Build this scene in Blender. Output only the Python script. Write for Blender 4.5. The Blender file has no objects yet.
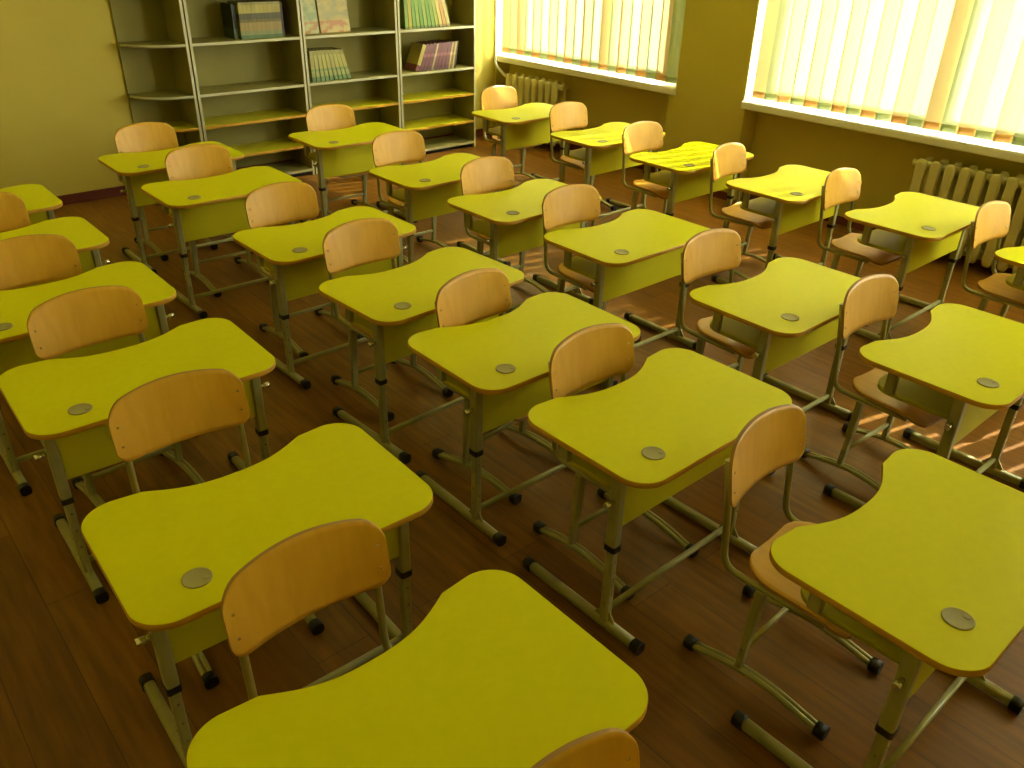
import bpy, math, random
from mathutils import Vector, Matrix
random.seed(7)
C = bpy.context.scene.collection
R = math.radians

# ------------------------------------------------------------------ materials
def mat(name, col, rough=.5, metal=0., spec=.5):
    m = bpy.data.materials.new(name); m.use_nodes = True
    b = m.node_tree.nodes['Principled BSDF']
    b.inputs['Base Color'].default_value = (*col, 1); b.inputs['Roughness'].default_value = rough
    b.inputs['Metallic'].default_value = metal; b.inputs['Specular IOR Level'].default_value = spec
    return m
def noise_mix(m, c1, c2, scale, stretch=(1, 1, 1), detail=4, lo=.35, hi=.65, coords='Object', bump=0.):
    nt = m.node_tree; n = nt.nodes; l = nt.links
    tc = n.new('ShaderNodeTexCoord'); mp = n.new('ShaderNodeMapping'); mp.inputs['Scale'].default_value = stretch
    no = n.new('ShaderNodeTexNoise'); no.inputs['Scale'].default_value = scale; no.inputs['Detail'].default_value = detail
    cr = n.new('ShaderNodeValToRGB'); e = cr.color_ramp.elements
    e[0].position = lo; e[0].color = (*c1, 1); e[1].position = hi; e[1].color = (*c2, 1)
    l.new(tc.outputs[coords], mp.inputs['Vector']); l.new(mp.outputs[0], no.inputs['Vector'])
    l.new(no.outputs['Fac'], cr.inputs[0]); b = n['Principled BSDF']; l.new(cr.outputs[0], b.inputs['Base Color'])
    if bump:
        bp = n.new('ShaderNodeBump'); bp.inputs['Strength'].default_value = bump; bp.inputs['Distance'].default_value = .004
        l.new(no.outputs['Fac'], bp.inputs['Height']); l.new(bp.outputs[0], b.inputs['Normal'])
    return m
M = {}
M['yellow'] = noise_mix(mat('yellow_laminate', (.6, .55, .01), .42, spec=.15), (.74, .75, .0012), (.76, .77, .002), 40, detail=2)
M['panel'] = mat('lime_panel', (.54, .50, .010), .5, spec=.15)
M['edge'] = mat('orange_edge', (.56, .30, .02), .45)
M['grommet'] = mat('grey_plastic', (.38, .35, .17), .5)
M['frame'] = noise_mix(mat('grey_paint', (.26, .27, .17), .36, .15), (.36, .35, .15), (.39, .38, .17), 30)
M['tube'] = mat('silver_tube', (.36, .34, .13), .3, .4)
M['black'] = mat('black_plastic', (.012, .01, .012), .45)
M['screw'] = mat('bright_metal', (.8, .78, .7), .25, .9)
M['ply'] = noise_mix(mat('birch_plywood', (.7, .4, .14), .42), (.66, .36, .032), (.75, .435, .046), 6, (6, 6, .7), 5, .3, .7)
M['plyh'] = noise_mix(mat('birch_plywood_seat', (.7, .4, .14), .38), (.66, .36, .032), (.75, .435, .046), 6, (6, .7, 6), 5, .3, .7)
M['plyedge'] = mat('plywood_edge', (.42, .24, .08), .5)
M['wall'] = noise_mix(mat('wall_paint', (.6, .46, .16), .8), (.54, .45, .072), (.565, .47, .08), 2.5, detail=6, bump=.05)
M['bounce_wall'] = mat('fill_bounce_wall', (.78, .70, .25), .8)  # wall paint made paler on the unseen walls to bounce fill onto near desks
M['ceil'] = mat('ceiling_paint', (.86, .83, .55), .9)
M['skirt'] = mat('skirting', (.13, .022, .015), .5)
M['white'] = mat('white_paint', (.78, .75, .62), .4)
M['sill'] = mat('white_sill', (.82, .80, .7), .3)
M['rad'] = mat('radiator_paint', (.60, .55, .22), .45)
M['case'] = noise_mix(mat('grey_board', (.5, .5, .4), .6, spec=.2), (.27, .24, .065), (.29, .26, .075), 5)
M['caseedge'] = mat('pale_board_edge', (.50, .48, .28), .4)
M['shelfyellow'] = mat('yellow_shelf', (.60, .56, .01), .35)
# floor: planks of a wood pattern running along y
f = mat('wood_floor', (.2, .1, .05), .36, spec=.3); nt = f.node_tree; n = nt.nodes; l = nt.links
tc = n.new('ShaderNodeTexCoord'); mp = n.new('ShaderNodeMapping'); mp.inputs['Rotation'].default_value = (0, 0, R(90))
br = n.new('ShaderNodeTexBrick'); br.inputs['Scale'].default_value = 1; br.inputs['Brick Width'].default_value = 1.1; br.inputs['Row Height'].default_value = .165
br.inputs['Mortar Size'].default_value = .0015; br.inputs['Mortar Smooth'].default_value = .3; br.offset = .37
br.inputs['Color1'].default_value = (.18, .074, .007, 1); br.inputs['Color2'].default_value = (.235, .102, .011, 1); br.inputs['Mortar'].default_value = (.09, .04, .014, 1)
mp2 = n.new('ShaderNodeMapping'); mp2.inputs['Scale'].default_value = (14, 1.2, 1)
no = n.new('ShaderNodeTexNoise'); no.inputs['Scale'].default_value = 3; no.inputs['Detail'].default_value = 6
mr = n.new('ShaderNodeMapRange'); mr.inputs['From Min'].default_value = .3; mr.inputs['From Max'].default_value = .7; mr.inputs['To Min'].default_value = .72; mr.inputs['To Max'].default_value = 1.2
mx = n.new('ShaderNodeMix'); mx.data_type = 'RGBA'; mx.blend_type = 'MULTIPLY'; mx.inputs[0].default_value = 1
l.new(tc.outputs['Object'], mp.inputs[0]); l.new(mp.outputs[0], br.inputs['Vector']); l.new(tc.outputs['Object'], mp2.inputs[0]); l.new(mp2.outputs[0], no.inputs['Vector'])
l.new(no.outputs['Fac'], mr.inputs['Value']); l.new(br.outputs['Color'], mx.inputs[6]); l.new(mr.outputs[0], mx.inputs[7]); l.new(mx.outputs[2], n['Principled BSDF'].inputs['Base Color'])
M['floor'] = f
def cloth(name, col, see=.045, dim=.055):
    m = bpy.data.materials.new(name); m.use_nodes = True; nt = m.node_tree; n = nt.nodes; n.clear(); l = nt.links
    o = n.new('ShaderNodeOutputMaterial'); tr = n.new('ShaderNodeBsdfTranslucent'); di = n.new('ShaderNodeBsdfDiffuse'); tp = n.new('ShaderNodeBsdfTransparent')
    a = n.new('ShaderNodeMixShader'); b = n.new('ShaderNodeMixShader'); a.inputs[0].default_value = .58; b.inputs[0].default_value = see
    tr.inputs[0].default_value = (*[c * dim for c in col], 1); di.inputs[0].default_value = (*col, 1); tp.inputs[0].default_value = (*col, 1)
    l.new(tr.outputs[0], a.inputs[1]); l.new(di.outputs[0], a.inputs[2]); l.new(a.outputs[0], b.inputs[1]); l.new(tp.outputs[0], b.inputs[2]); l.new(b.outputs[0], o.inputs[0])
    return m
M['slat_orange'] = cloth('orange_cloth', (.93, .71, .33))
M['slat_green'] = cloth('green_cloth', (.74, .85, .48))
M['hem_orange'] = cloth('orange_hem', (.88, .56, .22), .0, .8)
M['hem_green'] = cloth('green_hem', (.62, .72, .42), .0, .8)
g = bpy.data.materials.new('window_glass'); g.use_nodes = True; nt = g.node_tree; n = nt.nodes; n.clear(); l = nt.links
o = n.new('ShaderNodeOutputMaterial'); tp = n.new('ShaderNodeBsdfTransparent'); gl = n.new('ShaderNodeBsdfGlossy'); gl.inputs['Roughness'].default_value = .02
ms = n.new('ShaderNodeMixShader'); ms.inputs[0].default_value = .06
tp.inputs[0].default_value = (.95, .97, .95, 1)
l.new(tp.outputs[0], ms.inputs[1]); l.new(gl.outputs[0], ms.inputs[2]); l.new(ms.outputs[0], o.inputs[0])
M['glass'] = g

# ------------------------------------------------------------------ mesh helpers
class MB:
    def __init__(s): s.v = []; s.f = []; s.m = []; s.sm = []
    def face(s, idx, mi=0, smooth=False): s.f.append(idx); s.m.append(mi); s.sm.append(smooth)
    def box(s, x0, x1, y0, y1, z0, z1, mi=0, bevel=0.):
        if bevel:
            o = rrect(x0, x1, y0, y1, bevel, 3); return s.prism(o, z0, z1, mi)
        b = len(s.v)
        s.v += [(x, y, z) for z in (z0, z1) for y in (y0, y1) for x in (x0, x1)]
        for q in ((0, 2, 3, 1), (4, 5, 7, 6), (0, 1, 5, 4), (2, 6, 7, 3), (0, 4, 6, 2), (1, 3, 7, 5)): s.face([b + i for i in q], mi)
        return s
    def prism(s, o, z0, z1, mi=0, side=None, ch=0.):
        # vertical prism over outline o with a small chamfer at the top and the bottom
        b = len(s.v); k = len(o)
        if ch:
            ins = inset(o, ch); rings = [(ins, z0), (o, z0 + ch), (o, z1 - ch), (ins, z1)]
        else: rings = [(o, z0), (o, z1)]
        for r, z in rings: s.v += [(x, y, z) for x, y in r]
        s.face([b + i for i in reversed(range(k))], mi)
        t = b + (len(rings) - 1) * k; s.face([t + i for i in range(k)], mi)
        for j in range(len(rings) - 1):
            for i in range(k):
                s.face([b + j * k + i, b + j * k + (i + 1) % k, b + (j + 1) * k + (i + 1) % k, b + (j + 1) * k + i], mi if side is None else side, k > 8)
        return s
    def sweep(s, path, prof, mi=0, caps=True, up=(0, 0, 1), smooth=True):
        P = [Vector(p) for p in path]; b = len(s.v); k = len(prof); N = len(P); prev = None
        for i, p in enumerate(P):
            t = (P[min(i + 1, N - 1)] - P[max(i - 1, 0)]).normalized()
            if prev is None:
                u = Vector(up)
                if abs(u.dot(t)) > .95: u = Vector((0, 1, 0))
                prev = u
            a = prev.cross(t).normalized(); c = t.cross(a).normalized(); prev = c
            for x, y in prof: q = p + a * x + c * y; s.v.append(tuple(q))
        for i in range(N - 1):
            for j in range(k): s.face([b + i * k + j, b + i * k + (j + 1) % k, b + (i + 1) * k + (j + 1) % k, b + (i + 1) * k + j], mi, smooth)
        if caps: s.face([b + j for j in reversed(range(k))], mi); s.face([b + (N - 1) * k + j for j in range(k)], mi)
        return s
    def tube(s, path, r, mi=0, k=10): return s.sweep(path, circ(r, k), mi)
    def build(s, name, mats, parent=None, loc=(0, 0, 0), rotz=0):
        me = bpy.data.meshes.new(name); me.from_pydata(s.v, [], s.f)
        for m_ in (mats if isinstance(mats, (list, tuple)) else [mats]): me.materials.append(m_)
        me.polygons.foreach_set('material_index', s.m); me.polygons.foreach_set('use_smooth', s.sm); me.update()
        o = bpy.data.objects.new(name, me); C.objects.link(o); o.parent = parent; o.location = loc; o.rotation_euler = (0, 0, rotz)
        return o
def circ(r, k=12, ry=None): return [(r * math.cos(2 * math.pi * i / k), (ry or r) * math.sin(2 * math.pi * i / k)) for i in range(k)]
def rrect(x0, x1, y0, y1, r, n=6):
    out = []
    for cx, cy, a0 in ((x1 - r, y1 - r, 0), (x0 + r, y1 - r, 90), (x0 + r, y0 + r, 180), (x1 - r, y0 + r, 270)):
        for i in range(n + 1): a = R(a0 + 90 * i / n); out.append((cx + r * math.cos(a), cy + r * math.sin(a)))
    return out
def rprof(w, h, r=.004): return rrect(-w / 2, w / 2, -h / 2, h / 2, r, 3)
def inset(o, d):
    k = len(o); out = []
    for i in range(k):
        p = Vector(o[i]); a = (p - Vector(o[i - 1])); b = (Vector(o[(i + 1) % k]) - p)
        if a.length < 1e-7: a = b
        if b.length < 1e-7: b = a
        t = (a.normalized() + b.normalized()).normalized(); out.append((p.x - t.y * d, p.y + t.x * d))
    return out
def bez(pts, n=6):
    # polyline with rounded inner corners: pts = [(point, radius)]
    out = [Vector(pts[0][0])]
    for i in range(1, len(pts) - 1):
        p = Vector(pts[i][0]); r = pts[i][1]; a = (Vector(pts[i - 1][0]) - p).normalized() * r + p; b = (Vector(pts[i + 1][0]) - p).normalized() * r + p
        for k in range(n + 1): t = k / n; out.append(a * (1 - t) ** 2 + p * 2 * t * (1 - t) + b * t * t)
    out.append(Vector(pts[-1][0])); return out
def thing(name, label, cat, loc=(0, 0, 0), rotz=0, group=None):
    o = bpy.data.objects.new(name, None); C.objects.link(o); o.location = loc; o.rotation_euler = (0, 0, rotz)
    o.empty_display_size = .1
    return tag(o, label, cat, group)
def tag(o, label, cat, group=None):
    o['label'] = label; o['category'] = cat
    if group: o['group'] = group
    return o
def struct(o): o['kind'] = 'structure'; return o
def copy_tree(o, parent=None):
    c = o.copy(); C.objects.link(c); c.parent = parent
    for ch in list(o.children): copy_tree(ch, c)
    return c

# ------------------------------------------------------------------ room
XW, XN, YB, ZC = 5.20, 5.36, 6.22, 2.95
X0, Y0 = -.75, -1.6
struct(MB().box(X0 - .2, XN + .4, Y0 - .2, YB + .2, -.1, 0).build('floor', M['floor']))
struct(MB().box(X0 - .2, XN + .4, Y0 - .2, YB + .2, ZC, ZC + .1).build('ceiling', M['ceil']))
struct(MB().box(X0, XW + .4, YB, YB + .15, 0, ZC).build('wall_back', M['wall']))
struct(MB().box(X0 - .15, X0, Y0 - .15, YB + .15, 0, ZC).build('wall_left', M['bounce_wall']))
struct(MB().box(X0, XW + .4, Y0 - .15, Y0, 0, ZC).build('wall_front', M['bounce_wall']))
SB, ST, WT = .662, .715, 2.60
w = MB()
XO = XW + .36
w.box(XW, XO, 3.455, 4.14, 0, SB); w.box(XW, XO, 3.475, 4.08, SB, WT)
w.box(XW, XO, .73, 1.33, 0, SB); w.box(XW, XO, .70, 1.36, SB, WT); w.box(XW, XO, Y0, -1.40, 0, WT); w.box(XN, XO, -1.40, .73, 0, SB)
w.box(XW, XO, 6.19, YB, 0, WT)
w.box(XN, XO, 4.14, 6.19, 0, SB); w.box(XN, XO, 1.33, 3.455, 0, SB)
w.box(XW, XO, Y0, YB, WT, ZC)
w.box(XW + .22, XO, 4.08, 4.36, SB, WT); w.box(XW + .22, XO, 1.36, 1.60, SB, WT)
struct(w.build('wall_right', M['wall']))
struct(MB().box(X0, XW, YB - .014, YB, 0, .065).box(X0, XW, YB - .018, YB - .014, 0, .02).build('baseboard_back', M['skirt']))
b = MB(); b.box(XN - .014, XN, 4.14, 6.19, 0, .055); b.box(XN - .014, XN, 1.33, 3.455, 0, .055); b.box(XW - .014, XW, 3.455, 4.14, 0, .055); b.box(XW - .014, XW, .73, 1.33, 0, .055); b.box(XN - .014, XN, -1.40, .73, 0, .055)
struct(b.build('baseboard_right', M['skirt']))
def window(k, y0, y1, mull, near):
    a = y0 + near; xa, xb = XW + .24, XW + .30
    fr = MB(); t = .06
    fr.box(xa, xb, a, y1, ST, ST + .03); fr.box(xa, xb, a, y1, WT - t, WT); fr.box(xa, xb, a, a + t, ST + .03, WT - t); fr.box(xa, xb, y1 - t, y1, ST + .03, WT - t)
    fr.box(xa - .01, xb + .01, mull - .062, mull + .062, ST + .03, WT - t)
    for c0, c1 in ((a + t, mull - .055), (mull + .055, y1 - t)):
        fr.box(xa + .01, xb - .01, c0, c1, ST + .03, ST + .05); fr.box(xa + .01, xb - .01, c0, c1, WT - t - .02, WT - t)
    f_ = struct(fr.build('window_%d' % k, M['white']))
    MB().box(XW + .004, xa - .001, y1 - .006, y1 - .0005, ST + .001, WT - .001).box(XW + .004, xa - .001, y0 + .0005, y0 + .006, ST + .001, WT - .001).build('window_reveal', M['white'], f_)
    for c0, c1 in ((a + t, mull - .055), (mull + .055, y1 - t)):
        MB().box(xa + .028, xa + .034, c0 + .0005, c1 - .0005, ST + .051, WT - t - .021).build('glass_pane', M['glass'], f_)
    s_ = MB().sweep([(XW + .105, y0 + .0, .5 * (ST + SB)), (XW + .105, y1, .5 * (ST + SB))], rrect(-.125, .125, -.5 * (ST - SB), .5 * (ST - SB), .012, 4), smooth=False)
    s_.build('window_sill', M['sill'], f_)
    return f_
window(1, 4.08, 6.19, 5.06, .28); window(2, 1.36, 3.475, 2.225, .24); window(3, -1.40, .70, -.35, .0)  # third one is unseen, added beside the camera for fill and floor stripes

# ------------------------------------------------------------------ vertical blinds
def blind(y0, y1, label, angf):
    X = XW + .045; P = .102; root = thing('vertical_blind', label, 'blind', (X, y0, ST), 0, 'vertical blinds in the two windows')
    MB().box(-.02, .02, 0, y1 - y0 - .004, WT - ST - .045, WT - ST - .001).build('headrail', M['white'], root)
    n_ = int((y1 - y0) / P); z0, z1 = .022, WT - ST - .045
    off = (y1 - y0 - n_ * P) / 2
    for i in range(n_):
        yc = y1 - y0 - off - (i + .5) * P; an = angf(i, y0 + yc); wd = .101; dx, dy = math.sin(an), math.cos(an)
        kind = 'orange' if i % 2 == 0 else 'green'
        def strip(a0, a1, zz0, zz1, bow, th):
            m_ = MB(); K = 6; st = []
            for j in range(K + 1):
                t = a0 + (a1 - a0) * j / K; q = bow * (1 - (2 * t / wd) ** 2)
                st.append((dx * t + dy * q, yc + dy * t - dx * q))
            nx, ny = dy * th / 2, -dx * th / 2
            o_ = [(x + nx, y + ny) for x, y in st] + [(x - nx, y - ny) for x, y in reversed(st)]
            for z in (zz0, zz1): m_.v += [(x, y, z) for x, y in o_]
            k = len(o_)
            for j in range(k): m_.face([j, (j + 1) % k, k + (j + 1) % k, k + j], 0, True)
            m_.face(list(reversed(range(k)))); m_.face([k + j for j in range(k)])
            return m_
        # the cloth is one sheet
        m_ = MB(); K = 6
        for z in (z0, z1):
            for j in range(K + 1):
                t = -wd / 2 + wd * j / K; q = .006 * (1 - (2 * t / wd) ** 2); m_.v.append((dx * t + dy * q, yc + dy * t - dx * q, z))
        for j in range(K): m_.face([j, j + 1, K + 2 + j, K + 1 + j], 0, True)
        s_ = m_.build('slat', M['slat_' + kind], root)
        strip(-.0465, .0465, z0 + .001, z0 + .046, .0075, .004).build('weight', M['hem_' + kind], s_)
    c = MB().tube([(-.022, y1 - y0 - .012, .15), (-.022, y1 - y0 - .012, WT - ST - .05)], .0012, 0, 5)
    ch = c.build('pull_cord', M['white'], root); MB().tube([(-.022, y1 - y0 - .012, .09), (-.022, y1 - y0 - .012, .15)], .005, 0, 8).build('cord_weight', M['grommet'], ch)
    return root
def a2(i, y):
    base = 10 + 1.2 * math.sin(i * 2.3)
    if 2.65 < y < 3.1: base = 16
    if any(abs(y - c) < .052 for c in (1.80, 2.49, 3.19)): base = 27
    return R(-base)
def a1(i, y):
    base = 12 + 1.2 * math.sin(i * 1.7)
    if 4.7 < y < 5.4: base = 17
    if abs(y - 4.69) < .052: base = 27
    return R(-base)
def a3(i, y): return R(-20 - 2 * math.sin(i * 1.3))
blind(4.092, 6.178, 'pale orange and green vertical blind in the window beside the bookcases', a1)
blind(-1.388, .688, 'pale orange and green vertical blind of the unseen window added beside the camera', a3)  # out of view, shapes the light of the added third window
blind(1.372, 3.463, 'pale orange and green vertical blind in the window at top right', a2)

# ------------------------------------------------------------------ radiators and pipe
def radiator(y0, n_, label):
    p = .087; zb, zt = .055, .585; root = thing('radiator', label, 'radiator', (5.205, y0, 0), 0, 'cast iron radiators under the windows')
    for i in range(n_):
        y = -(i + .5) * p; m_ = MB()
        for xx, wd in ((-.055, .056), (.045, .05)):
            pts = [(xx, y, zb + .02), (xx, y, zb + .045), (xx, y, zt - .045), (xx, y, zt - .02)]
            base = len(m_.v); pr = rrect(-wd / 2, wd / 2, -.017, .017, .008, 3); k = len(pr)
            lv = [(zb, .55), (zb + .008, .8), (zb + .03, 1), (zt - .03, 1), (zt - .008, .8), (zt, .55)]
            for z, s_ in lv: m_.v += [(xx + yy * s_, y + x_ * s_, z) for x_, yy in pr]
            for a in range(len(lv) - 1):
                for j in range(k): m_.face([base + a * k + j, base + a * k + (j + 1) % k, base + (a + 1) * k + (j + 1) % k, base + (a + 1) * k + j], 0, True)
            m_.face([base + j for j in reversed(range(k))]); m_.face([base + (len(lv) - 1) * k + j for j in range(k)])
        for z in (zb + .04, zt - .04):
            m_.sweep([(-.055, y, z), (.045, y, z)], rprof(.04, .05, .012)); m_.tube([(0, y - p / 2, z), (0, y + p / 2, z)], .024, 0, 10)
        m_.build('radiator_section', M['rad'], root)
    m_ = MB()
    for z in (zb + .04, zt - .04): m_.tube([(0, .0, z), (0, .03, z)], .02); m_.tube([(0, -n_ * p, z), (0, -n_ * p - .015, z)], .02)
    m_.build('end_plug', M['rad'], root)
    for yy in (-.10, -n_ * p + .1):
        MB().box(-.0, XN - 5.205, yy - .008, yy + .008, zt - .075, zt - .065).build('bracket', M['rad'], root)
    return root
radiator(5.99, 8, 'cream cast iron radiator beside the bookcases under the far window')
radiator(2.17, 11, 'cream cast iron radiator at the right edge under the near window')
pi_ = MB().tube(bez([((5.13, 6.12, 2.94), 0), ((5.13, 6.12, .64), .05), ((5.205, 6.06, .545), .03), ((5.205, 6.021, .545), 0)]), .0125, 0, 12)
tag(pi_.build('heating_pipe', M['white']), 'white heating pipe running down the corner to the far radiator', 'pipe')

# ------------------------------------------------------------------ bookcases
YF = 5.90
ZS = [.05, .235, .465, .682, 1.012, 1.34]
def bookcase(x0, x1, label):
    W = x1 - x0; D = YB - .004 - YF; H = 1.66; t = .018
    root = thing('bookcase', label, 'bookcase', (x0, YF, 0), 0, 'open bookcases along the back wall')
    for xx in (0, W - t):
        sp = MB().box(xx, xx + t, .0015, D, 0, H).build('side_panel', M['case'], root)
        MB().box(xx, xx + t, 0, .0015, 0, H).build('edge_strip', M['caseedge'], sp)
    MB().box(t, W - t, D - .006, D, .03, H).build('back_panel', M['case'], root)
    MB().box(t, W - t, .03, .045, 0, ZS[0] - t - .0).build('plinth', M['black'], root)
    MB().box(t, W - t, .0, D - .006, H - t, H).build('top_panel', M['case'], root)
    for i, z in enumerate(ZS):
        m_ = M['shelfyellow'] if i in (1, 2) else M['case']
        s_ = MB().box(t, W - t, .0035, D - .006, z - t, z).build('shelf', m_, root)
        MB().box(t, W - t, .002, .0035, z - t, z).build('edge_strip', M['edge'] if i in (1, 2) else M['caseedge'], s_)
    return root
bookcase(2.262, 3.098, 'open bookcase holding only a row of dark banded books on top')
bookcase(3.108, 3.932, 'middle open bookcase with picture books and pale green books')
bookcase(3.942, 4.725, 'open bookcase nearest the window with green and purple books')
def corner_unit(x0, x1):
    W = x1 - x0; D = YB - .004 - YF; H = 1.66; t = .018
    root = thing('corner_shelf', 'open end shelf unit with rounded boards beside the bare wall', 'shelf unit', (x0, YF, 0))
    sp = MB().box(W - t, W, .0015, D, 0, H).build('side_panel', M['case'], root); MB().box(W - t, W, 0, .0015, 0, H).build('edge_strip', M['caseedge'], sp)
    MB().box(0, W - t, D - .014, D, 0, H).build('back_panel', M['case'], root)
    for i, z in enumerate(ZS[:] + [H]):
        o_ = [(W - t, D - .014), (0, D - .014), (0, D - .05)]
        for k in range(13):
            a = R(180 + 90 * k / 12); o_.append((W - t - .02 + (W - t - .02) * math.cos(a) ** 1, D - .05 + (D - .055) * math.sin(a)))
        o_.append((W - t, .005))
        ed = [(o_[j][0], o_[j][1]) for j in range(len(o_))]
        s_ = MB().prism(o_, z - t, z).build('shelf', M['shelfyellow'] if i in (1, 2) else M['case'], root)
        # edging strip along the curved front
        front = o_[2:]; outw = [(x - (.0012 if j < 8 else .0), y - .0012) for j, (x, y) in enumerate(front)]
        e = MB(); k = len(front)
        for q in (front, outw):
            for zz in (z - t, z): e.v += [(x, y, zz) for x, y in q]
        for j in range(k - 1):
            e.face([2 * k + j, 2 * k + j + 1, 3 * k + j + 1, 3 * k + j], 0, True); e.face([k + j, k + j + 1, 3 * k + j + 1, 3 * k + j][::-1], 0); e.face([j, j + 1, 2 * k + j + 1, 2 * k + j], 0)
        e.build('edge_strip', M['edge'] if i in (1, 2) else M['caseedge'], s_)
    return root
corner_unit(1.895, 2.252)

# ------------------------------------------------------------------ books
bmats = {}
def bm(col, rough=.5):
    col = tuple(c * f_ for c, f_ in zip(col, (.72, .64, .34)))
    k = tuple(round(c, 3) for c in col)
    if k not in bmats: bmats[k] = mat('book_cover', col, rough)
    return bmats[k]
M['paper'] = mat('paper', (.72, .68, .5), .8)
def book(x, z, th, h, d, lean, bands, label, group, face_mat=None, y=None, yaw=0):
    """A book standing on a shelf with its spine to the front; (x, z) is its lower left corner, lean > 0 tips the top to the right."""
    root = bpy.data.objects.new('book', None); C.objects.link(root); tag(root, label, 'book', group)
    root.empty_display_size = .05
    root.location = (x, YF + .03 if y is None else y, z); root.rotation_euler = (0, lean, yaw)
    c = .0015; mats = [bm(b_[2]) for b_ in bands]
    cv = MB()
    for i, (a0, a1, _) in enumerate(bands):
        cv.box(0, th, 0, .004, a0 * h, a1 * h, i); cv.box(0, c, .004, d, a0 * h, a1 * h, i); cv.box(th - c, th, .004, d, a0 * h, a1 * h, i)
    cv.build('cover', mats, root)
    MB().box(c, th - c, .004, d - .003, .004, h - .004).build('pages', M['paper'], root)
    return root
ordn = ['leftmost', 'second', 'third', 'fourth', 'fifth', 'sixth', 'seventh', 'eighth', 'ninth', 'tenth', 'eleventh', 'twelfth']
# dark banded row in the second bookcase
x = 2.624; zt = ZS[4]
for i in range(2):
    dk_ = (.03, .045, .02) if i == 0 else (.045, .06, .03)
    book(x, zt, .018, .225 - .006 * i, .17, 0, [(0, .3, (.09, .14, .07)), (.3, 1, dk_)], ('dark green book at the left end of the banded row', 'dark green book, second from left end of the banded row')[i], 'dark banded books on the upper shelf', y=YF + .09); x += .019
for i in range(10):
    wv = .9 + .2 * random.random()
    book(x, zt, .0305, .236, .17, 0, [(0, .1, (.10 * wv, .22 * wv, .10)), (.1, .22, (.30 * wv, .36 * wv, .2)), (.22, .45, (.42 * wv, .34 * wv, .14)), (.45, .53, (.20, .17, .03)), (.53, .70, (.10 * wv, .105 * wv, .03)), (.70, .93, (.50 * wv, .48 * wv, .14)), (.93, 1, (.33, .34, .15))],
         'yellow, black and teal banded book, %s of the banded row' % (ordn[i] if i == 0 else ordn[i] + ' from its left'), 'dark banded books on the upper shelf', y=YF + .06); x += .0315
book(x, zt, .022, .228, .17, 0, [(0, 1, (.035, .018, .012))], 'dark brown book closing the right end of the banded row', 'dark banded books on the upper shelf', y=YF + .07)
# two picture books shown face out
def face_book(x0, wd, h, cols, label):
    root = bpy.data.objects.new('picture_book', None); C.objects.link(root); root.location = (x0, YF + .12, ZS[4]); root.rotation_euler = (R(-9), 0, 0)
    tag(root, label, 'book', 'picture books shown face out')
    mt = noise_mix(mat('picture_cover', cols[0], .45), cols[0], cols[1], 9, (1, 1, 2.2), 3, .42, .56)
    m2 = noise_mix(mat('picture_cover_band', cols[0], .45), cols[2], cols[0], 14, (1, 1, 1.5), 3, .45, .55)
    cv = MB(); cv.box(0, wd, 0, .003, 0, .3 * h, 1); cv.box(0, wd, 0, .003, .3 * h, h, 0); cv.box(0, wd, .020, .023, 0, h, 0); cv.box(0, .003, .003, .020, 0, h, 0)
    cv.build('cover', [mt, m2], root); MB().box(.003, wd - .002, .003, .020, .002, h - .002).build('pages', M['paper'], root)
face_book(3.185, .125, .28, [(.42, .40, .14), (.22, .28, .10), (.38, .20, .05)], 'narrow pale picture book face out at left on upper shelf')
face_book(3.325, .255, .29, [(.46, .36, .09), (.30, .28, .09), (.38, .16, .035)], 'wide orange and cream picture book face out on upper shelf')
# pale green row leaning left, middle bookcase
x = 3.168; zt = ZS[3]
for i in range(9):
    ln = -.03 - .034 * i; wv = .92 + .16 * random.random()
    th = .030
    book(x, zt + .0005, th, .222, .16, ln, [(0, .16, (.20 * wv, .36 * wv, .22)), (.16, .34, (.42 * wv, .52 * wv, .30)), (.34, .42, (.28, .42, .26)), (.42, .86, (.52 * wv, .54 * wv, .27)), (.86, 1, (.40 * wv, .42 * wv, .20))],
         'pale green book, %s in the leaning row on the middle shelf' % (ordn[i] if i == 0 else ordn[i] + ' from left'), 'pale green books on the middle shelf', y=YF + .03); x += th / math.cos(ln) + .0082
# green row leaning left, window-side bookcase
x = 4.03; zt = ZS[4]
gc = [(.20, .34, .05), (.42, .42, .04), (.16, .36, .05), (.24, .42, .05), (.14, .34, .06), (.30, .46, .08), (.16, .36, .05), (.22, .40, .06), (.34, .46, .08), (.62, .58, .25), (.60, .36, .16), (.62, .60, .34)]
for i in range(12):
    ln = -.04 - .022 * i; th = .032; c_ = gc[i]
    nm = 'pale yellow' if i == 9 else 'orange' if i == 10 else 'cream' if i == 11 else 'lime yellow' if i == 1 else 'green'
    book(x, zt + .0005, th, .235, .16, ln, [(0, .08, tuple(q * .6 for q in c_)), (.08, .9, c_), (.9, 1, tuple(min(q * 1.3, .8) for q in c_))],
         '%s book, %s in the leaning row nearest the window' % (nm, ordn[i] if i == 0 else ordn[i] + ' from left'), 'green books on the upper shelf by the window', y=YF + .03); x += th / math.cos(ln) + .0056
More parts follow.
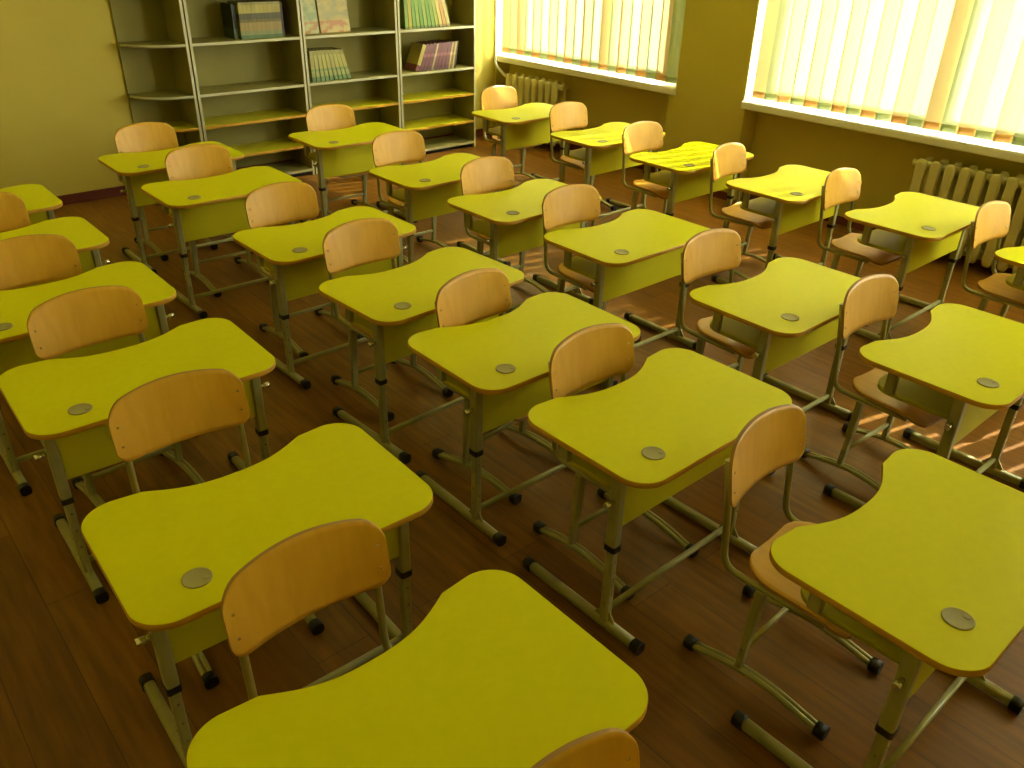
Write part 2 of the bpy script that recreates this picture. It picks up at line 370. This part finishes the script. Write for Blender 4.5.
# purple row leaning right
x = 4.115; zt = ZS[3]
pc = [((.55, .52, .2), 'cream and purple'), ((.20, .085, .19), 'purple'), ((.20, .085, .19), 'purple'), ((.20, .085, .19), 'purple'), ((.55, .48, .42), 'white striped'), ((.20, .085, .19), 'purple'), ((.20, .085, .19), 'purple'), ((.20, .085, .19), 'purple'), ((.20, .085, .19), 'purple'), ((.5, .45, .3), 'cream'), ((.22, .12, .07), 'brown'), ((.58, .54, .38), 'pale cream'), ((.05, .03, .03), 'black')]
for i, (c_, nm) in enumerate(pc):
    ln = .40 - .018 * i; th = .034 if i not in (4, 9, 10, 11, 12) else .016
    if i == 0: bands = [(0, .22, (.2, .05, .13)), (.22, 1, c_)]
    else: bands = [(0, .15, tuple(q * .7 for q in c_)), (.15, .5, c_), (.5, .62, tuple(min(q * 1.7, .7) for q in c_)), (.62, 1, c_)]
    hh = .215
    # a book tipped to the right stands on its lower right corner: drop it so that corner meets the board
    book(x, zt + th * math.sin(ln) + .0005, th, hh, .16, ln, bands, '%s book, %s in the row tipping right on the shelf' % (nm, ordn[i] if i == 0 else (ordn[i] + ' from left' if i < 12 else 'last')), 'purple books on the shelf by the window', y=YF + .03)
    x += th / math.cos(ln) + .0035

# ------------------------------------------------------------------ desk
HT = .576; DW, DD = .70, .467
def top_outline():
    r = .08; hw, hd = DW / 2, DD / 2; o = []
    def arc(cx, cy, r_, a0, a1, n=10):
        for i in range(n + 1): a = R(a0 + (a1 - a0) * i / n); o.append((cx + r_ * math.cos(a), cy + r_ * math.sin(a)))
    arc(-hw + r, -hd + r, r, 180, 270); arc(hw - r, -hd + r, r, 270, 360); arc(hw - r, hd - r, r, 0, 90)
    # concave belly cut-out of the back edge, eased at both shoulders
    n = 26; xa, xb = .215, -.215; dep = .064
    for i in range(1, n):
        x = xa + (xb - xa) * i / n; t = abs(x - 0) / .215
        y = hd - dep * (1 - t ** 2.6) ** 1.35
        o.append((x, y))
    arc(-hw + r, hd - r, r, 90, 180)
    return o
def make_desk():
    root = thing('school_desk', '', 'desk')
    T = .017; o = top_outline()
    top = MB().prism(inset(o, .0012), HT - T, HT, ch=.0008).build('tabletop', M['yellow'], root)
    e = MB(); ou = o; inn = inset(o, .0011); k = len(o)
    for q, z in ((inn, HT - T + .0002), (ou, HT - T + .0015), (ou, HT - .0022), (inn, HT - .0006)): e.v += [(x, y, z) for x, y in q]
    for a in range(3):
        for j in range(k): e.face([a * k + j, a * k + (j + 1) % k, (a + 1) * k + (j + 1) % k, (a + 1) * k + j], 0, True)
    e.build('edge_band', M['edge'], top)
    gx, gy = -.207, -.140; gm = MB(); kk = 24
    rings = [(.031, .0), (.031, .002), (.0285, .0032), (.0265, .0024), (.002, .0026)]
    for r_, z in rings: gm.v += [(gx + r_ * math.cos(2 * math.pi * i / kk), gy + r_ * math.sin(2 * math.pi * i / kk), HT + z) for i in range(kk)]
    for a in range(len(rings) - 1):
        for j in range(kk): gm.face([a * kk + j, a * kk + (j + 1) % kk, (a + 1) * kk + (j + 1) % kk, (a + 1) * kk + j], 0, a > 0)
    gm.face([(len(rings) - 1) * kk + j for j in range(kk)]); gm.prism([(gx + .017 + a, gy - .010 + b) for a, b in circ(.007, 12)], HT + .002, HT + .0038)
    gm.build('cable_grommet', M['grommet'], top)
    px, py = .297, -.11
    for sx in (-1, 1):
        lg = MB(); lg.sweep([(sx * px, py, .030), (sx * px, py, .30)], rprof(.024, .028, .005), smooth=False)
        # gusset down to the foot
        leg = lg.build('leg', M['frame'], root)
        MB().sweep([(sx * px, py, .296), (sx * px, py, HT - T)], rprof(.029, .034, .006), smooth=False).build('upper_leg', M['frame'], leg)
        MB().sweep([(sx * px, py, .288), (sx * px, py, .306)], rprof(.034, .039, .007), smooth=False).build('collar', M['black'], leg)
        s_ = MB()
        for z in (.10, .16, .22): s_.tube([(sx * (px + .0115), py, z), (sx * (px + .0135), py, z)], .004, 0, 8); s_.tube([(sx * px - sx * .0, py - .0135, z + .03), (sx * px, py - .0155, z + .03)], .0035, 0, 8)
        s_.build('screw', M['screw'], leg)
        kb = MB().tube([(sx * (px + .014), py, .455), (sx * (px + .034), py, .455)], .0065, 0, 10); kb.tube([(sx * (px + .026), py, .455), (sx * (px + .046), py, .455)], .009, 0, 10)
        kb.build('clamp_screw', M['screw'], leg)
        ft = MB().sweep([(sx * px, -.222, .0195), (sx * px, .198, .0195)], rprof(.029, .029, .010), smooth=True)
        # welded gusset plates in front and behind the leg
        for q in (-1, 1):
            b0 = len(ft.v); ft.v += [(sx * px - .002, py + q * .0135, .033), (sx * px - .002, py + q * .040, .033), (sx * px - .002, py + q * .0135, .070), (sx * px + .002, py + q * .0135, .033), (sx * px + .002, py + q * .040, .033), (sx * px + .002, py + q * .0135, .070)]
            for fc in ((0, 1, 2), (5, 4, 3), (0, 3, 4, 1), (1, 4, 5, 2), (2, 5, 3, 0)): ft.face([b0 + i for i in fc])
        foot = ft.build('foot', M['frame'], root)
        for y0, y1 in ((-.246, -.218), (.194, .222)):
            MB().sweep([(sx * px, y0, .0185), (sx * px, y0 + .004, .0185), (sx * px, y1, .0185)], rprof(.035, .037, .012)).build('end_cap', M['black'], foot)
        # short hanger between the book shelf and the top
        MB().sweep([(sx * .268, .112, .452), (sx * .268, .112, HT - T)], rprof(.020, .034, .004), smooth=False).build('shelf_hanger', M['frame'], root)
    MB().sweep([(-px + .012, py, .068), (px - .012, py, .068)], rprof(.016, .018, .005)).build('crossbar', M['frame'], root)
    MB().sweep([(-px + .015, py + .005, HT - T - .016), (px - .015, py + .005, HT - T - .016)], rprof(.03, .022, .004), smooth=False).build('top_rail', M['frame'], root)
    MB().box(-px + .0155, px - .0155, py - .0095, py + .0055, .362, .545).build('modesty_panel', M['panel'], root)
    so = [(-.26, -.1035), (.26, -.1035)]
    for cx, a0 in ((.19, 0), (-.19, 90)):
        for i in range(9): a = R(a0 + 90 * i / 8); so.append((cx + .07 * math.cos(a), .11 + .07 * math.sin(a)))
    MB().prism(so, .436, .452).build('book_shelf', M['panel'], root)
    return root
desks = {'1-1': (.5292, .7901, 0), '1-2': (.5774, 1.5016, -1.61), '1-3': (.5981, 2.3464, -1.15), '1-4': (.5622, 3.0457, -.3), '1-5': (.5559, 3.7546, 0), '1-6': (.5554, 4.4116, 0),
 '2-0': (1.6767, .4478, .23), '2-1': (1.6552, 1.2173, .48), '2-2': (1.6596, 1.8029, -.56), '2-3': (1.6721, 2.3999, 2.95), '2-4': (1.6654, 3.1182, 1.2), '2-5': (1.6191, 4.0738, .31), '2-6': (1.6337, 4.7839, -.25),
 '3-1': (2.7456, .8231, 0), '3-2': (2.6918, 1.4724, -.41), '3-3': (2.7087, 2.288, 0), '3-4': (2.6942, 2.9682, .53), '3-5': (2.6908, 3.6685, .59), '3-6': (2.7437, 4.6848, -1.04),
 '4-1': (4.09, .935, 0), '4-2': (4.0848, 1.6348, .43), '4-3': (4.0856, 2.3295, .18), '4-4': (4.0964, 3.0349, .21), '4-5': (4.1214, 3.747, .56), '4-6': (4.1351, 4.5916, -.2)}
chairs = {'1-0': (.549, .521, 0), '1-1': (.523, 1.202, -.5), '1-2': (.578, 1.996, -1.9), '1-3': (.568, 2.739, 3.0), '1-4': (.551, 3.404, 0), '1-5': (.544, 4.115, 0),
 '2-0': (1.642, .890, 3.), '2-1': (1.655, 1.52, -.4), '2-2': (1.654, 2.1, 6.3), '2-3': (1.649, 2.823, 1.5), '2-4': (1.646, 3.504, .6), '2-5': (1.640, 4.433, .5), '2-6': (1.612, 5.13, 2.1),
 '3-1': (2.742, 1.203, -2.5), '3-2': (2.706, 1.868, -3), '3-3': (2.707, 2.682, -2.8), '3-4': (2.723, 3.324, .5), '3-5': (2.695, 4.103, -1), '3-6': (2.777, 5.022, -1),
 '4-1': (4.083, 1.326, -2.4), '4-2': (4.062, 2.065, .1), '4-3': (4.047, 2.763, 4.8), '4-4': (4.098, 3.455, -2.8), '4-5': (4.167, 4.196, -.6), '4-6': (4.184, 4.963, .2)}
LINE = {'1': 'in the leftmost line', '2': 'in the second line from the left', '3': 'in the third line from the left', '4': 'in the line along the windows'}
NTH = ['nearest the camera', 'second from the camera', 'third from the camera', 'fourth from the camera', 'fifth from the camera', 'sixth from the camera', 'farthest from the camera']
LAST = {'1': 6, '2': 7, '3': 6, '4': 6}
def nth(k):
    c, r_ = k.split('-'); i = int(r_) - (0 if c == '2' else 1)
    return c, (NTH[6] if i == LAST[c] - 1 else NTH[i])
proto = make_desk()
for i, (k, (x, y, a)) in enumerate(desks.items()):
    o = proto if i == 0 else copy_tree(proto)
    o.location = (x, y, 0); o.rotation_euler = (0, 0, R(a)); c, w_ = nth(k)
    o['label'] = 'yellow school desk %s %s' % (w_, LINE[c]); o['group'] = 'yellow single school desks in four lines'

# ------------------------------------------------------------------ chair
def make_chair():
    root = thing('school_chair', '', 'chair')
    wb, hb, ar, sg, zc = .354, .155, .026, .028, .5965; hw = wb / 2; th = .009
    us = [-math.cos(math.pi * i / 28) for i in range(29)]; NV = 12; m_ = MB()
    def corner(d, r): return r - math.sqrt(max(0, r * r - (r - d) ** 2)) if d < r else 0
    for side in (0, 1):
        for u in us:
            x = u * hw; d = hw - abs(x)
            zt_ = hb / 2 + ar * (1 - u * u) - corner(d, .048); zb_ = -hb / 2 + corner(d, .036)
            for j in range(NV + 1):
                z = zb_ + (zt_ - zb_) * j / NV
                y = -sg * u * u + z * .175 + (th / 2 if side else -th / 2)
                m_.v.append((x, y, zc + z))
    N = len(us); q = NV + 1; S = N * q
    for i in range(N - 1):
        for j in range(NV):
            a = i * q + j; m_.face([a, a + q, a + q + 1, a + 1], 0, True); m_.face([S + a, S + a + 1, S + a + q + 1, S + a + q], 0, True)
    for i in range(N - 1):
        a = i * q; m_.face([a, S + a, S + a + q, a + q], 1); a = i * q + NV; m_.face([a, a + q, S + a + q, S + a], 1)
    for j in range(NV):
        m_.face([j, j + 1, S + j + 1, S + j], 1); a = (N - 1) * q + j; m_.face([a, S + a, S + a + 1, a + 1], 1)
    bk = m_.build('backrest', [M['ply'], M['plyedge']], root)
    for sx in (-1, 1):
        for dz in (-.032, .022):
            yy = -sg * (.158 / hw) ** 2 + dz * .175
            MB().tube([(sx * .158, yy - th / 2 - .0015, zc + dz), (sx * .158, yy - th / 2 + .001, zc + dz)], .0035, 0, 8).build('screw', M['screw'], bk)
    # seat: curved ply board, rounded corners, waterfall front
    sw, y0, y1 = .172, -.378, -.075; m_ = MB(); NX, NY = 18, 18; zs = .352
    for side in (0, 1):
        for j in range(NY + 1):
            t = j / NY; s = .5 - .5 * math.cos(math.pi * t); y = y0 + (y1 - y0) * s
            db = y1 - y; df = y - y0
            h_ = sw - corner(db, .10) * .85 - corner(df, .05) - .012 * s
            for i in range(NX + 1):
                u = -1 + 2 * i / NX; z = zs + .006 * u * u - .028 * max(0, (.09 - df) / .09) ** 2 + .006 * max(0, (.08 - db) / .08) ** 2
                m_.v.append((u * h_, y, z - (0 if side else .010)))
    q = NX + 1; S = (NY + 1) * q
    for j in range(NY):
        for i in range(NX):
            a = j * q + i; m_.face([S + a, S + a + 1, S + a + q + 1, S + a + q], 0, True); m_.face([a, a + q, a + q + 1, a + 1], 0, True)
    for i in range(NX): m_.face([i, i + 1, S + i + 1, S + i], 1); a = NY * q + i; m_.face([a, S + a, S + a + 1, a + 1], 1)
    for j in range(NY): a = j * q; m_.face([a, S + a, S + a + q, a + q], 1); a = j * q + NX; m_.face([a, a + q, S + a + q, S + a], 1)
    m_.build('seat', [M['plyh'], M['plyedge']], root)
    for sx in (-1, 1):
        x = sx * .152
        yb_ = -sg * (.152 / hw) ** 2 + th / 2 + .009
        tb = MB().tube(bez([((x, yb_ + .008, zc + .045), 0), ((x, yb_ - .012, zc - .07), .05), ((x, yb_ - .030, .332), .045), ((x, -.14, .331), .02), ((x, -.32, .331), 0)], 7), .0092, 0, 12)
        tb.build('back_tube', M['tube'], root)
        lg = MB().sweep([(x, -.135, .048), (x, -.145, .20)], rprof(.019, .026, .005), up=(1, 0, 0), smooth=False)
        leg = lg.build('leg', M['frame'], root)
        MB().sweep([(x, -.143, .17), (x, -.152, .326)], rprof(.024, .032, .006), up=(1, 0, 0), smooth=False).build('upper_leg', M['frame'], leg)
        s_ = MB()
        for z in (.09, .12): s_.tube([(x + sx * .010, -.138, z), (x + sx * .0135, -.138, z)], .004, 0, 8)
        s_.build('screw', M['screw'], leg)
        # arched twin-tube foot
        ft = MB()
        for dx in (-.0072, .0072):
            pth = []
            for i in range(15):
                t = i / 14; yy = .012 + (-.375 - .012) * t; pth.append((x + dx, yy, .018 + .030 * math.sin(math.pi * t) ** 1.2 if 0 < t < 1 else .018))
            ft.tube(pth, .0082, 0, 8)
        foot = ft.build('foot', M['tube'], root)
        for ya, yb2 in ((-.392, -.364), (.001, .029)):
            MB().sweep([(x, ya, .0175), (x, yb2, .0175)], rprof(.036, .035, .012)).build('end_cap', M['black'], foot)
    MB().sweep([(-.142, -.139, .115), (.142, -.139, .115)], rprof(.013, .015, .004)).build('crossbar', M['frame'], root)
    MB().sweep([(-.152, -.150, .322), (.152, -.150, .322)], rprof(.02, .016, .005)).build('seat_support', M['frame'], root)
    return root
proto = make_chair()
for i, (k, (x, y, a)) in enumerate(chairs.items()):
    o = proto if i == 0 else copy_tree(proto)
    o.location = (x, y, 0); o.rotation_euler = (0, 0, R(a))
    if k == '1-0': o['label'] = 'plywood school chair whose back just shows at the bottom edge'
    else:
        c, w_ = nth(k); o['label'] = 'plywood chair behind the desk %s %s' % (w_, LINE[c])
    o['group'] = 'plywood school chairs behind the desks'

# ------------------------------------------------------------------ camera, daylight
F, pitch, roll, yaw = 821.3252, R(29.1593), R(1.4681), R(41.6088)
fw = Vector((math.sin(yaw) * math.cos(pitch), math.cos(yaw) * math.cos(pitch), -math.sin(pitch)))
rt = fw.cross(Vector((0, 0, 1))).normalized(); up = rt.cross(fw)
r2 = math.cos(roll) * rt + math.sin(roll) * up; u2 = -math.sin(roll) * rt + math.cos(roll) * up
cd = bpy.data.cameras.new('camera'); cam = bpy.data.objects.new('camera', cd); C.objects.link(cam)
cam.matrix_world = Matrix(((r2.x, u2.x, -fw.x, 0), (r2.y, u2.y, -fw.y, 0), (r2.z, u2.z, -fw.z, 1.1803 + HT), (0, 0, 0, 1)))
cd.sensor_fit = 'HORIZONTAL'; cd.sensor_width = 36; cd.lens = F / 1024 * 36; cd.clip_start = .02
bpy.context.scene.camera = cam
sun = bpy.data.lights.new('sun', 'SUN'); so_ = bpy.data.objects.new('sun', sun); C.objects.link(so_)
sun.energy = 23; sun.angle = R(.3); sun.color = (1, .93, .82)
so_.rotation_euler = Vector((-1, .24, -1.0)).to_track_quat('-Z', 'Y').to_euler(); so_.location = (8, 1, 5)
wd = bpy.data.worlds.new('sky'); bpy.context.scene.world = wd; wd.use_nodes = True
bg = wd.node_tree.nodes['Background']; bg.inputs[0].default_value = (1, .975, .86, 1); bg.inputs[1].default_value = 48
for y0, y1 in ((4.36, 6.19), (1.60, 3.475), (-1.40, .70)):
    al = bpy.data.lights.new('sky_portal', 'AREA'); al.shape = 'RECTANGLE'; al.size = WT - ST; al.size_y = y1 - y0; al.cycles.is_portal = True
    ao = bpy.data.objects.new('sky_portal', al); C.objects.link(ao); ao.location = (XW + .34, (y0 + y1) / 2, (WT + ST) / 2); ao.rotation_euler = (0, R(90), 0)
sc = bpy.context.scene
sc.cycles.max_bounces = 10; sc.cycles.diffuse_bounces = 6; sc.cycles.transparent_max_bounces = 12; sc.cycles.use_denoising = True
sc.cycles.sample_clamp_indirect = 8; sc.cycles.caustics_reflective = False
sc.view_settings.view_transform = 'Standard'; sc.view_settings.look = 'None'; sc.view_settings.gamma = 1; sc.view_settings.use_curve_mapping = False
sc.view_settings.exposure = -.22
